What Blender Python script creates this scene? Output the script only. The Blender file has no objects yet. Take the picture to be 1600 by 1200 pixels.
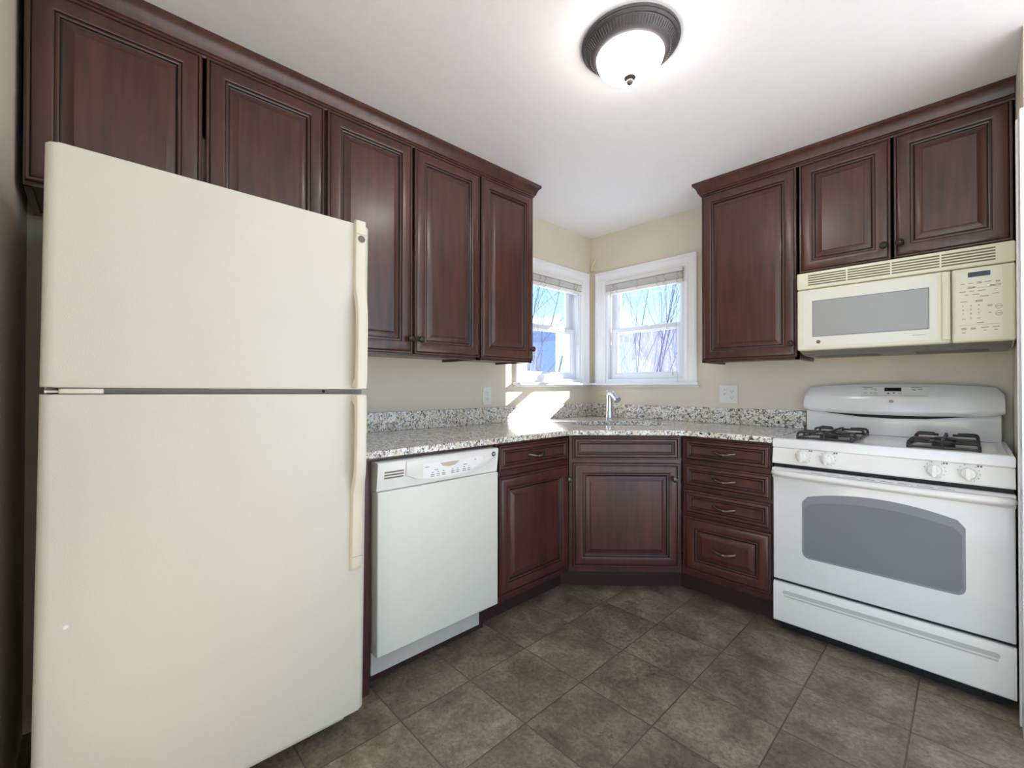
import bpy, bmesh, math, random
from mathutils import Vector, Matrix
random.seed(7)
S = bpy.context.scene
COL = S.collection
PI = math.pi

# ------------------------------------------------------------------ camera
CX, CY, CZ = 2.16394, -2.97452, 1.15285
yaw, pitch, roll = 0.81128, 0.00739, 0.00092
fw = Vector((-math.sin(yaw), math.cos(yaw), 0)); rt = Vector((math.cos(yaw), math.sin(yaw), 0)); up = Vector((0, 0, 1))
f2 = fw*math.cos(pitch) + up*math.sin(pitch); u2 = up*math.cos(pitch) - fw*math.sin(pitch)
r3 = rt*math.cos(roll) + u2*math.sin(roll); u3 = u2*math.cos(roll) - rt*math.sin(roll)
cd = bpy.data.cameras.new('camera'); cam = bpy.data.objects.new('camera', cd); COL.objects.link(cam)
m = Matrix.Identity(4)
for i in range(3):
    m[i][0] = r3[i]; m[i][1] = u3[i]; m[i][2] = -f2[i]
m[0][3], m[1][3], m[2][3] = CX, CY, CZ
cam.matrix_world = m
cd.sensor_width = 36; cd.lens = 683.75*36/1600; cd.shift_x = 2.1/1600; cd.shift_y = -1.0/1600
cd.clip_start = 0.02; cd.clip_end = 200
S.camera = cam

# ------------------------------------------------------------------ colour management
S.view_settings.view_transform = 'Standard'
S.view_settings.look = 'None'
S.view_settings.exposure = 0.32
S.view_settings.gamma = 1
S.view_settings.use_curve_mapping = False

# ------------------------------------------------------------------ sky
W = bpy.data.worlds.new('sky'); S.world = W; W.use_nodes = True
nt = W.node_tree; nt.nodes.clear()
out = nt.nodes.new('ShaderNodeOutputWorld'); bg = nt.nodes.new('ShaderNodeBackground')
sky = nt.nodes.new('ShaderNodeTexSky'); sky.sky_type = 'NISHITA'; sky.sun_disc = False
sky.sun_elevation = math.radians(40); sky.sun_rotation = math.radians(-146); sky.altitude = 1600
tc = nt.nodes.new('ShaderNodeTexCoord')
noi = nt.nodes.new('ShaderNodeTexNoise'); noi.inputs['Scale'].default_value = 3.2; noi.inputs['Detail'].default_value = 6
mp = nt.nodes.new('ShaderNodeMapping'); mp.inputs['Scale'].default_value = (1, 1, 2.6)
rmp = nt.nodes.new('ShaderNodeValToRGB'); rmp.color_ramp.elements[0].position = .52; rmp.color_ramp.elements[1].position = .74
sm = nt.nodes.new('ShaderNodeMix'); sm.data_type = 'RGBA'; sm.blend_type = 'MULTIPLY'; sm.inputs[0].default_value = 1
mx = nt.nodes.new('ShaderNodeMix'); mx.data_type = 'RGBA'
SKYC = (0.29, 0.325, 0.325, 1)
sm.inputs[7].default_value = SKYC
mx.inputs[7].default_value = (1.0, 1.03, 1.1, 1)
L = nt.links.new
L(tc.outputs['Generated'], mp.inputs[0]); L(mp.outputs[0], noi.inputs[0]); L(noi.outputs[0], rmp.inputs[0])
L(sky.outputs[0], sm.inputs[6]); L(sm.outputs[2], mx.inputs[6]); L(rmp.outputs[0], mx.inputs[0])
L(mx.outputs[2], bg.inputs[0]); L(bg.outputs[0], out.inputs[0])
bg.inputs[1].default_value = 1.0

# ------------------------------------------------------------------ sun
sd = bpy.data.lights.new('sun', 'SUN'); so = bpy.data.objects.new('sun', sd); COL.objects.link(so)
so.rotation_euler = Vector((-1, -1.5, -.88)).to_track_quat('-Z', 'Y').to_euler()
so.location = (6, 9, 6)
sd.energy = 20.0; sd.angle = math.radians(.5); sd.color = (1, .97, .93)

LAMP = 21.0        # radiance of the frosted bowl of the ceiling light

# ------------------------------------------------------------------ materials
def srgb(r, g, b):
    f = lambda c: (c/255/12.92) if c/255 <= .04045 else ((c/255+.055)/1.055)**2.4
    return (f(r), f(g), f(b), 1)
def mat(name, col, rough=.5, metal=0, noise=0, nscale=20, bump=0, bscale=200, coat=0, spec=.5, detail=4):
    M = bpy.data.materials.new(name); M.use_nodes = True; n = M.node_tree; p = n.nodes['Principled BSDF']
    p.inputs['Base Color'].default_value = col; p.inputs['Roughness'].default_value = rough; p.inputs['Metallic'].default_value = metal
    p.inputs['Coat Weight'].default_value = coat; p.inputs['Specular IOR Level'].default_value = spec
    t = n.nodes.new('ShaderNodeTexCoord')
    no = n.nodes.new('ShaderNodeTexNoise'); no.inputs['Scale'].default_value = nscale; no.inputs['Detail'].default_value = detail
    n.links.new(t.outputs['Object'], no.inputs[0])
    r = n.nodes.new('ShaderNodeValToRGB'); e = r.color_ramp.elements
    e[0].position = .3; e[1].position = .7
    e[0].color = tuple(c*(1-noise) for c in col[:3])+(1,); e[1].color = tuple(min(1, c*(1+noise)) for c in col[:3])+(1,)
    n.links.new(no.outputs[0], r.inputs[0]); n.links.new(r.outputs[0], p.inputs['Base Color'])
    if bump:
        b = n.nodes.new('ShaderNodeTexNoise'); b.inputs['Scale'].default_value = bscale; b.inputs['Detail'].default_value = 3
        n.links.new(t.outputs['Object'], b.inputs[0])
        bn = n.nodes.new('ShaderNodeBump'); bn.inputs['Strength'].default_value = bump; bn.inputs['Distance'].default_value = .002
        n.links.new(b.outputs[0], bn.inputs['Height']); n.links.new(bn.outputs[0], p.inputs['Normal'])
    return M

def wood(name, c0, c1, rough=.3):
    M = bpy.data.materials.new(name); M.use_nodes = True; n = M.node_tree; p = n.nodes['Principled BSDF']
    t = n.nodes.new('ShaderNodeTexCoord'); oi = n.nodes.new('ShaderNodeObjectInfo')
    add = n.nodes.new('ShaderNodeVectorMath'); add.operation = 'ADD'
    mul = n.nodes.new('ShaderNodeVectorMath'); mul.operation = 'SCALE'; mul.inputs[3].default_value = 9
    cmb = n.nodes.new('ShaderNodeCombineXYZ')
    for k in range(3): n.links.new(oi.outputs['Random'], cmb.inputs[k])
    n.links.new(cmb.outputs[0], mul.inputs[0])
    n.links.new(t.outputs['Object'], add.inputs[0]); n.links.new(mul.outputs[0], add.inputs[1])
    mp = n.nodes.new('ShaderNodeMapping'); mp.inputs['Scale'].default_value = (38, 38, 2.2)
    n.links.new(add.outputs[0], mp.inputs[0])
    g = n.nodes.new('ShaderNodeTexNoise'); g.inputs['Scale'].default_value = 1; g.inputs['Detail'].default_value = 6; g.inputs['Distortion'].default_value = .6
    n.links.new(mp.outputs[0], g.inputs[0])
    mp2 = n.nodes.new('ShaderNodeMapping'); mp2.inputs['Scale'].default_value = (7, 7, 3)
    n.links.new(add.outputs[0], mp2.inputs[0])
    g2 = n.nodes.new('ShaderNodeTexNoise'); g2.inputs['Scale'].default_value = 1; g2.inputs['Detail'].default_value = 5
    n.links.new(mp2.outputs[0], g2.inputs[0])
    a = n.nodes.new('ShaderNodeMath'); a.operation = 'ADD'; n.links.new(g.outputs[0], a.inputs[0]); n.links.new(g2.outputs[0], a.inputs[1])
    h = n.nodes.new('ShaderNodeMath'); h.operation = 'MULTIPLY'; h.inputs[1].default_value = .5; n.links.new(a.outputs[0], h.inputs[0])
    r = n.nodes.new('ShaderNodeValToRGB'); r.color_ramp.elements[0].position = .36; r.color_ramp.elements[1].position = .66
    r.color_ramp.elements[0].color = c0; r.color_ramp.elements[1].color = c1
    n.links.new(h.outputs[0], r.inputs[0]); n.links.new(r.outputs[0], p.inputs['Base Color'])
    p.inputs['Roughness'].default_value = rough
    p.inputs['Coat Weight'].default_value = .25; p.inputs['Coat Roughness'].default_value = .22
    return M

WOOD = wood('cherry_wood', srgb(60, 35, 28), srgb(90, 54, 43), .33)
BWOOD = wood('cherry_wood_base', srgb(58, 28, 26), srgb(90, 46, 40), .36)
GLAZE = mat('dark_glaze', srgb(34, 17, 15), .4, noise=.2)
KICK = mat('toe_kick_wood', srgb(60, 30, 28), .6, noise=.15, nscale=8)
BRONZE = mat('oil_rubbed_bronze', srgb(62, 56, 54), .38, .6, noise=.2, nscale=60)
GUN = mat('grey_bronze_metal', srgb(92, 90, 91), .42, .5, noise=.12, nscale=60)
PEWTER = mat('aged_pewter', srgb(120, 108, 104), .3, .9, noise=.15, nscale=60)
WALL = mat('beige_wall_paint', srgb(222, 212, 193), .6, noise=.015, nscale=6, bump=.25, bscale=90)
CEIL = mat('white_ceiling_paint', srgb(246, 246, 246), .8, noise=.01, nscale=30, bump=.25, bscale=90)
TRIM = mat('white_trim_paint', srgb(238, 238, 238), .35, noise=.01)
VINYL = mat('white_vinyl', srgb(232, 235, 242), .35, noise=.01)
FRIDGE = mat('cream_textured_steel', srgb(213, 207, 193), .34, noise=.015, nscale=4, bump=.3, bscale=420)
FRIDGEP = mat('cream_plastic', srgb(222, 214, 195), .3, noise=.01)
GREYP = mat('grey_gasket', srgb(120, 118, 114), .6, noise=.1)
DWM = mat('off_white_dishwasher', srgb(228, 225, 214), .33, noise=.01, bump=.12, bscale=420)
DWP = mat('white_console_plastic', srgb(234, 232, 226), .3, noise=.01)
RNG = mat('white_enamel', srgb(232, 232, 230), .16, noise=.01, coat=.3)
RNGP = mat('white_range_plastic', srgb(234, 232, 226), .3, noise=.01)
MWM = mat('cream_microwave_plastic', srgb(233, 229, 205), .3, noise=.012)
MWD = mat('pale_microwave_door', srgb(231, 229, 216), .2, noise=.01)
MWG = mat('grey_mesh_window', srgb(163, 164, 162), .25, noise=.05, nscale=300)
MWB = mat('grey_metal_underside', srgb(140, 138, 128), .4, .4, noise=.15, nscale=30)
OVG = mat('grey_oven_glass', srgb(140, 141, 145), .5, noise=.04, nscale=6)
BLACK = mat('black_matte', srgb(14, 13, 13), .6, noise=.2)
DISP = mat('dark_display', srgb(34, 36, 32), .15, noise=.1, nscale=80)
MARK = mat('grey_print', srgb(110, 108, 104), .6, noise=.05)
SLOT = mat('slot_shadow_brown', srgb(120, 108, 84), .7, noise=.1)
IRON = mat('cast_iron', srgb(62, 58, 56), .42, .3, noise=.25, nscale=40, bump=.3, bscale=200)
PAN = mat('burner_aluminium', srgb(150, 148, 145), .4, .8, noise=.1)
CHROME = mat('brushed_chrome', srgb(205, 208, 214), .16, 1, noise=.03)
SINKM = mat('white_sink', srgb(225, 226, 228), .2, noise=.01)
PLATE = mat('white_outlet_plastic', srgb(232, 230, 222), .35, noise=.01)
BPLATE = mat('beige_outlet_plastic', srgb(222, 212, 184), .4, noise=.01)
def slatmat():
    M = mat('white_blind_slat', srgb(240, 238, 232), .45, noise=.02); n = M.node_tree; p = n.nodes['Principled BSDF']; o = n.nodes['Material Output']
    t = n.nodes.new('ShaderNodeBsdfTranslucent'); t.inputs[0].default_value = srgb(244, 242, 236); mx = n.nodes.new('ShaderNodeMixShader'); mx.inputs[0].default_value = .15
    n.links.new(p.outputs[0], mx.inputs[1]); n.links.new(t.outputs[0], mx.inputs[2]); n.links.new(mx.outputs[0], o.inputs[0]); return M
SLAT = slatmat()
CORD = mat('white_cord', srgb(196, 190, 180), .6, noise=.03)
CREAMW = mat('cream_wire', srgb(226, 216, 186), .5, noise=.03)

# granite
def granite():
    M = bpy.data.materials.new('speckled_granite'); M.use_nodes = True; n = M.node_tree; p = n.nodes['Principled BSDF']; K = n.links.new
    t = n.nodes.new('ShaderNodeTexCoord')
    mp = n.nodes.new('ShaderNodeMapping'); mp.inputs['Rotation'].default_value = (.5, .4, .6); mp.inputs['Scale'].default_value = (1, 1.7, 1.2)
    K(t.outputs['Object'], mp.inputs[0])
    def noise(s, d, dist=0):
        o = n.nodes.new('ShaderNodeTexNoise'); o.inputs['Scale'].default_value = s; o.inputs['Detail'].default_value = d; o.inputs['Distortion'].default_value = dist
        K(mp.outputs[0], o.inputs[0]); return o
    def ramp(src, a, b, ca, cb):
        r = n.nodes.new('ShaderNodeValToRGB'); e = r.color_ramp.elements; e[0].position = a; e[1].position = b; e[0].color = ca; e[1].color = cb
        K(src, r.inputs[0]); return r
    base = ramp(noise(16, 4).outputs[0], .4, .62, srgb(243, 241, 236), srgb(222, 212, 192))
    g = ramp(noise(58, 3, .8).outputs[0], .52, .60, (0, 0, 0, 1), (1, 1, 1, 1))
    m1 = n.nodes.new('ShaderNodeMix'); m1.data_type = 'RGBA'; m1.inputs[7].default_value = srgb(150, 141, 134)
    K(g.outputs[0], m1.inputs[0]); K(base.outputs[0], m1.inputs[6])
    k = ramp(noise(75, 4, 1.2).outputs[0], .56, .61, (0, 0, 0, 1), (1, 1, 1, 1))
    m2 = n.nodes.new('ShaderNodeMix'); m2.data_type = 'RGBA'; m2.inputs[7].default_value = srgb(52, 46, 46)
    K(k.outputs[0], m2.inputs[0]); K(m1.outputs[2], m2.inputs[6]); K(m2.outputs[2], p.inputs['Base Color'])
    p.inputs['Roughness'].default_value = .14
    return M
GRAN = granite()

def tiles():
    M = bpy.data.materials.new('slate_look_tile'); M.use_nodes = True; n = M.node_tree; p = n.nodes['Principled BSDF']; K = n.links.new
    t = n.nodes.new('ShaderNodeTexCoord')
    mp = n.nodes.new('ShaderNodeMapping'); T = .3035
    mp.inputs['Location'].default_value = (-(1.107 % T)/T, (1.5965 % T)/T, 0); mp.inputs['Scale'].default_value = (1/T, 1/T, 1/T)
    K(t.outputs['Object'], mp.inputs[0])
    sx = n.nodes.new('ShaderNodeSeparateXYZ'); K(mp.outputs[0], sx.inputs[0])
    def M1(op, a, b=None, c=None):
        o = n.nodes.new('ShaderNodeMath'); o.operation = op
        for i, v in enumerate((a, b, c)):
            if v is None: continue
            if isinstance(v, (int, float)): o.inputs[i].default_value = v
            else: K(v, o.inputs[i])
        return o.outputs[0]
    def edge(s):
        fr = M1('FRACT', s); d = M1('ABSOLUTE', M1('SUBTRACT', fr, .5)); return M1('SUBTRACT', .5, d)
    e = M1('MINIMUM', edge(sx.outputs[0]), edge(sx.outputs[1]))
    gw = n.nodes.new('ShaderNodeMapRange'); gw.inputs['From Min'].default_value = .004; gw.inputs['From Max'].default_value = .010; K(e, gw.inputs[0])
    fl = n.nodes.new('ShaderNodeVectorMath'); fl.operation = 'FLOOR'; K(mp.outputs[0], fl.inputs[0])
    wn = n.nodes.new('ShaderNodeTexWhiteNoise'); K(fl.outputs[0], wn.inputs[0])
    sc = n.nodes.new('ShaderNodeVectorMath'); sc.operation = 'SCALE'; sc.inputs[3].default_value = 17; K(wn.outputs['Color'], sc.inputs[0])
    ad = n.nodes.new('ShaderNodeVectorMath'); K(mp.outputs[0], ad.inputs[0]); K(sc.outputs[0], ad.inputs[1])
    n1 = n.nodes.new('ShaderNodeTexNoise'); n1.inputs['Scale'].default_value = 1.8; n1.inputs['Detail'].default_value = 9; n1.inputs['Roughness'].default_value = .65; n1.inputs['Distortion'].default_value = .5
    K(ad.outputs[0], n1.inputs[0])
    r = n.nodes.new('ShaderNodeValToRGB'); el = r.color_ramp.elements
    el[0].position = .33; el[0].color = srgb(100, 89, 73); el[1].position = .68; el[1].color = srgb(158, 145, 124)
    x = el.new(.5); x.color = srgb(130, 117, 97)
    K(n1.outputs[0], r.inputs[0])
    n2 = n.nodes.new('ShaderNodeTexNoise'); n2.inputs['Scale'].default_value = 20; n2.inputs['Detail'].default_value = 10; n2.inputs['Roughness'].default_value = .72; K(ad.outputs[0], n2.inputs[0])
    r2 = n.nodes.new('ShaderNodeValToRGB'); r2.color_ramp.elements[0].position = .3; r2.color_ramp.elements[1].position = .7
    r2.color_ramp.elements[0].color = (.50, .50, .50, 1); r2.color_ramp.elements[1].color = (1.4, 1.4, 1.4, 1); K(n2.outputs[0], r2.inputs[0])
    mm = n.nodes.new('ShaderNodeMix'); mm.data_type = 'RGBA'; mm.blend_type = 'MULTIPLY'; mm.inputs[0].default_value = 1; K(r.outputs[0], mm.inputs[6]); K(r2.outputs[0], mm.inputs[7])
    # thin natural veins in the tile face
    n3 = n.nodes.new('ShaderNodeTexNoise'); n3.inputs['Scale'].default_value = 2.2; n3.inputs['Detail'].default_value = 5; n3.inputs['Distortion'].default_value = 1.5; K(ad.outputs[0], n3.inputs[0])
    v = M1('ABSOLUTE', M1('SUBTRACT', n3.outputs[0], .5))
    vr = n.nodes.new('ShaderNodeMapRange'); vr.inputs['From Min'].default_value = 0; vr.inputs['From Max'].default_value = .008; vr.inputs['To Min'].default_value = .72; vr.inputs['To Max'].default_value = 1; K(v, vr.inputs[0])
    mv = n.nodes.new('ShaderNodeMix'); mv.data_type = 'RGBA'; mv.blend_type = 'MULTIPLY'; mv.inputs[0].default_value = 1; K(mm.outputs[2], mv.inputs[6]); K(vr.outputs[0], mv.inputs[7])
    hs = n.nodes.new('ShaderNodeHueSaturation'); K(mv.outputs[2], hs.inputs['Color'])
    K(M1('ADD', M1('MULTIPLY', wn.outputs[0], .22), .88), hs.inputs['Value'])
    gm = n.nodes.new('ShaderNodeMix'); gm.data_type = 'RGBA'; gm.inputs[6].default_value = srgb(98, 88, 74); K(hs.outputs[0], gm.inputs[7]); K(gw.outputs[0], gm.inputs[0])
    K(gm.outputs[2], p.inputs['Base Color'])
    h = M1('ADD', M1('MULTIPLY', gw.outputs[0], 1.0), M1('MULTIPLY', n2.outputs[0], .35))
    h = M1('ADD', h, M1('MULTIPLY', vr.outputs[0], .5))
    b = n.nodes.new('ShaderNodeBump'); b.inputs['Strength'].default_value = .6; b.inputs['Distance'].default_value = .003; K(h, b.inputs['Height']); K(b.outputs[0], p.inputs['Normal'])
    p.inputs['Roughness'].default_value = .42
    return M
TILE = tiles()

def glassmat(name, tint):
    M = bpy.data.materials.new(name); M.use_nodes = True; n = M.node_tree; n.nodes.clear()
    o = n.nodes.new('ShaderNodeOutputMaterial'); t = n.nodes.new('ShaderNodeBsdfTransparent'); g = n.nodes.new('ShaderNodeBsdfGlossy'); mx = n.nodes.new('ShaderNodeMixShader')
    t.inputs[0].default_value = tint; g.inputs['Roughness'].default_value = .02; mx.inputs[0].default_value = .05
    n.links.new(t.outputs[0], mx.inputs[1]); n.links.new(g.outputs[0], mx.inputs[2]); n.links.new(mx.outputs[0], o.inputs[0]); return M
GLASS = glassmat('window_glass', (.95, .97, 1, 1))
def bowlmat():
    M = bpy.data.materials.new('lit_frosted_glass'); M.use_nodes = True; n = M.node_tree; p = n.nodes['Principled BSDF']
    p.inputs['Base Color'].default_value = srgb(240, 240, 232); p.inputs['Roughness'].default_value = .3
    t = n.nodes.new('ShaderNodeTexCoord'); no = n.nodes.new('ShaderNodeTexNoise'); no.inputs['Scale'].default_value = 9
    n.links.new(t.outputs['Object'], no.inputs[0])
    r = n.nodes.new('ShaderNodeValToRGB'); r.color_ramp.elements[0].color = (1, .90, .82, 1); r.color_ramp.elements[1].color = (1, .93, .88, 1)
    n.links.new(no.outputs[0], r.inputs[0]); n.links.new(r.outputs[0], p.inputs['Emission Color'])
    p.inputs['Emission Strength'].default_value = LAMP
    return M
BOWL = bowlmat()

# ------------------------------------------------------------------ object helpers
def tag(o, label=None, cat=None, group=None, kind=None):
    if label: o['label'] = label
    if cat: o['category'] = cat
    if group: o['group'] = group
    if kind: o['kind'] = kind
    return o
def thing(name, loc, rz, label=None, cat=None, group=None, kind=None):
    o = bpy.data.objects.new(name, None); o.empty_display_size = .1; COL.objects.link(o)
    o.location = loc; o.rotation_euler = (0, 0, rz)
    return tag(o, label, cat, group, kind)
def obj(name, bm, mats, parent=None, smooth=35, recalc=True, label=None):
    if recalc: bmesh.ops.recalc_face_normals(bm, faces=bm.faces[:])
    me = bpy.data.meshes.new(name); bm.to_mesh(me); bm.free()
    for k in (mats if isinstance(mats, (list, tuple)) else [mats]): me.materials.append(k)
    if smooth:
        me.polygons.foreach_set('use_smooth', [True]*len(me.polygons)); me.set_sharp_from_angle(angle=math.radians(smooth))
    o = bpy.data.objects.new(name, me); COL.objects.link(o)
    if parent: o.parent = parent
    if label: o['label'] = label
    return o
def struct(name, bm, mt, parent=None, label=None, smooth=35):
    o = obj(name, bm, mt, parent, smooth)
    if not parent: o['kind'] = 'structure'
    if label: o['label'] = label
    return o
BM = bmesh.new
def box(bm, x0, x1, y0, y1, z0, z1, bev=0, seg=2, mi=0):
    x0, x1 = sorted((x0, x1)); y0, y1 = sorted((y0, y1)); z0, z1 = sorted((z0, z1))
    v = [bm.verts.new(c) for c in ((x0, y0, z0), (x1, y0, z0), (x1, y1, z0), (x0, y1, z0), (x0, y0, z1), (x1, y0, z1), (x1, y1, z1), (x0, y1, z1))]
    fs = [bm.faces.new([v[i] for i in q]) for q in ((3, 2, 1, 0), (4, 5, 6, 7), (0, 1, 5, 4), (1, 2, 6, 5), (2, 3, 7, 6), (3, 0, 4, 7))]
    for f in fs: f.material_index = mi
    if bev:
        es = {e for f in fs for e in f.edges}
        r = bmesh.ops.bevel(bm, geom=list(es), offset=bev, segments=seg, profile=.6, affect='EDGES')
        for f in r['faces']: f.material_index = mi
    return bm
def B(*a, **k): return box(BM(), *a, **k)
def prism(bm, pts, fn, a, b, mi=0, bev=0, seg=2):
    """pts: 2D outline; fn(u,v,w) -> xyz; extruded from w=a to w=b"""
    A = [bm.verts.new(fn(u, v, a)) for u, v in pts]; C = [bm.verts.new(fn(u, v, b)) for u, v in pts]
    n = len(pts); fs = [bm.faces.new(A), bm.faces.new(C[::-1])]
    for i in range(n): fs.append(bm.faces.new((A[i], C[i], C[(i+1) % n], A[(i+1) % n])))
    for f in fs: f.material_index = mi
    if bev:
        es = list(fs[1].edges)
        bmesh.ops.bevel(bm, geom=es, offset=bev, segments=seg, profile=.6, affect='EDGES')
    return bm
XZ = lambda u, v, w: (u, w, v)
XY = lambda u, v, w: (u, v, w)
YZ = lambda u, v, w: (w, u, v)
def lathe(bm, prof, c, axis='z', n=32, mi=0):
    """prof: list of (radius, offset along axis)"""
    c = Vector(c); rings = []
    for r, h in prof:
        ring = []
        for k in range(n):
            a = 2*PI*k/n; ca, sa = r*math.cos(a), r*math.sin(a)
            d = {'z': (ca, sa, h), 'y': (ca, h, sa), 'x': (h, ca, sa)}[axis]
            ring.append(bm.verts.new(c+Vector(d)))
        rings.append(ring)
    for A, C in zip(rings, rings[1:]):
        for k in range(n):
            f = bm.faces.new((A[k], A[(k+1) % n], C[(k+1) % n], C[k])); f.material_index = mi
    for ring in (rings[0], rings[-1]):
        f = bm.faces.new(ring); f.material_index = mi
    bmesh.ops.remove_doubles(bm, verts=[v for r in rings for v in r], dist=1e-5)
    return bm
def tube(bm, pts, r, n=8, flat=(1, 1), cap=True, mi=0):
    pts = [Vector(p) for p in pts]; rings = []; prev = None
    for i, p in enumerate(pts):
        d = (pts[min(i+1, len(pts)-1)]-pts[max(i-1, 0)]).normalized()
        if prev is None:
            ref = Vector((0, 0, 1)) if abs(d.z) < .9 else Vector((1, 0, 0)); a = d.cross(ref).normalized()
        else: a = (prev-d*prev.dot(d)).normalized()
        prev = a; b = d.cross(a); rr = r[i] if isinstance(r, (list, tuple)) else r
        rings.append([bm.verts.new(p+a*(rr*flat[0]*math.cos(2*PI*k/n))+b*(rr*flat[1]*math.sin(2*PI*k/n))) for k in range(n)])
    for A, C in zip(rings, rings[1:]):
        for k in range(n):
            f = bm.faces.new((A[k], A[(k+1) % n], C[(k+1) % n], C[k])); f.material_index = mi
    if cap:
        bm.faces.new(rings[0][::-1]).material_index = mi; bm.faces.new(rings[-1]).material_index = mi
    return bm
def smoothpath(P, n=6):
    P = [Vector(p) for p in P]; out = []
    Q = [P[0]]+P+[P[-1]]
    for i in range(1, len(Q)-2):
        p0, p1, p2, p3 = Q[i-1:i+3]
        for k in range(n):
            t = k/n
            out.append(.5*((2*p1)+(p2-p0)*t+(2*p0-5*p1+4*p2-p3)*t*t+(3*p1-p0-3*p2+p3)*t**3))
    out.append(P[-1]); return out
def rrect(x0, x1, z0, z1, r, n=5):
    o = []
    for cx, cz, a0 in ((x1-r, z1-r, 0), (x0+r, z1-r, 90), (x0+r, z0+r, 180), (x1-r, z0+r, 270)):
        for k in range(n+1):
            a = math.radians(a0+90*k/n); o.append((cx+r*math.cos(a), cz+r*math.sin(a)))
    return o
def text(bm, s, x, y, z, size, mi=0, depth=.0006):
    """letters facing -Y, centred on x,z, in bm"""
    cu = bpy.data.curves.new('t', 'FONT'); cu.body = s; cu.size = size; cu.align_x = 'CENTER'; cu.align_y = 'CENTER'; cu.resolution_u = 2; cu.extrude = depth/2
    t = bpy.data.objects.new('t', cu); COL.objects.link(t); dg = bpy.context.evaluated_depsgraph_get(); me = bpy.data.meshes.new_from_object(t.evaluated_get(dg))
    bpy.data.objects.remove(t); bpy.data.curves.remove(cu)
    M = Matrix.Translation((x, y, z)) @ Matrix.Rotation(PI/2, 4, 'X')
    me.transform(M); k = len(bm.faces); bm.from_mesh(me); bm.faces.ensure_lookup_table()
    for f in bm.faces[k:]: f.material_index = mi
    bpy.data.meshes.remove(me); return bm

DOORP = [(0, 0, 0), (0, .016, 0), (.0025, .0185, 0), (.008, .0185, 0), (.0095, .0165, 1), (.012, .0185, 1), (.016, .0205, 0), (.026, .0222, 0), (.040, .0225, 0), (.050, .0215, 0),
         (.055, .019, 0), (.0565, .0155, 1), (.059, .0155, 1), (.062, .0165, 0), (.066, .0150, 0), (.069, .010, 1), (.0725, .0085, 1), (.076, .009, 0), (.092, .0155, 0), (.096, .017, 0), (.0975, .0185, 0)]
DRAWP = [(0, 0, 0), (0, .016, 0), (.0025, .0185, 0), (.007, .0185, 0), (.0085, .0165, 1), (.0105, .0185, 1), (.013, .0205, 0), (.018, .0215, 0), (.024, .0208, 0), (.0275, .0165, 1),
         (.030, .0165, 1), (.033, .018, 0), (.037, .0165, 0), (.039, .012, 1), (.0415, .0115, 1)]
def panel(w, h, x0, z0, yb, prof=None):
    """moulded door/drawer front, local front -Y, back plane at y=yb"""
    bm = BM(); prof = prof or DOORP; rings = []
    for ins, d, g in prof:
        rings.append(([bm.verts.new(c) for c in ((x0+ins, yb-d, z0+ins), (x0+w-ins, yb-d, z0+ins), (x0+w-ins, yb-d, z0+h-ins), (x0+ins, yb-d, z0+h-ins))], g))
    for (A, _), (C, g) in zip(rings, rings[1:]):
        for k in range(4):
            f = bm.faces.new((A[k], A[(k+1) % 4], C[(k+1) % 4], C[k])); f.material_index = g
    bm.faces.new(rings[0][0][::-1]); bm.faces.new(rings[-1][0])
    return bm
def knob(x, y, z, parent, mt=None):
    bm = lathe(BM(), [(.0001, 0), (.009, 0), (.009, -.003), (.0055, -.005), (.005, -.013), (.009, -.016), (.0145, -.020), (.016, -.024), (.0145, -.028), (.011, -.0305), (.010, -.030), (.007, -.0325), (.0001, -.034)], (x, y, z), 'y', 20)
    return obj('knob', bm, mt or BRONZE, parent, 50)
def pull(x, y, z, parent):
    bm = BM(); w = .052
    P = smoothpath([(x-w-.006, y-.004, z+.003), (x-w, y-.010, z+.002), (x-w+.014, y-.022, z-.001), (x-.02, y-.026, z-.006), (x, y-.027, z-.007), (x+.02, y-.026, z-.006), (x+w-.014, y-.022, z-.001), (x+w, y-.010, z+.002), (x+w+.006, y-.004, z+.003)], 4)
    n = len(P); tube(bm, P, [.0032+.0018*math.sin(PI*i/(n-1)) for i in range(n)], 8, (1, 1.3))
    for s in (-1, 1):
        lathe(bm, [(.0001, 0), (.007, 0), (.007, -.003), (.004, -.006), (.004, -.014), (.0001, -.015)], (x+s*w, y, z), 'y', 12)
    tube(bm, [(x-.012, y-.027, z-.007), (x-.010, y-.027, z-.007), (x+.010, y-.027, z-.007), (x+.012, y-.027, z-.007)], [.004, .0065, .0065, .004], 8)
    return obj('pull_handle', bm, PEWTER, parent, 50)
def door_part(t, x0, x1, z0, z1, yb, wood_=None, prof=None, knob_at=None, pull_at=None, name='door', kmat=None):
    d = obj(name, panel(x1-x0, z1-z0, x0, z0, yb, prof), [wood_ or WOOD, GLAZE], t, 25)
    dp = (prof or DOORP)[-1][1]
    if knob_at: knob(knob_at[0], yb-.0215, knob_at[1], d, kmat)
    if pull_at: pull(pull_at[0], yb-(dp-.0005), pull_at[1], d)
    return d
LEFT = PI/2
H = 2.379
XW = 2.290
YB = -3.142

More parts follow.
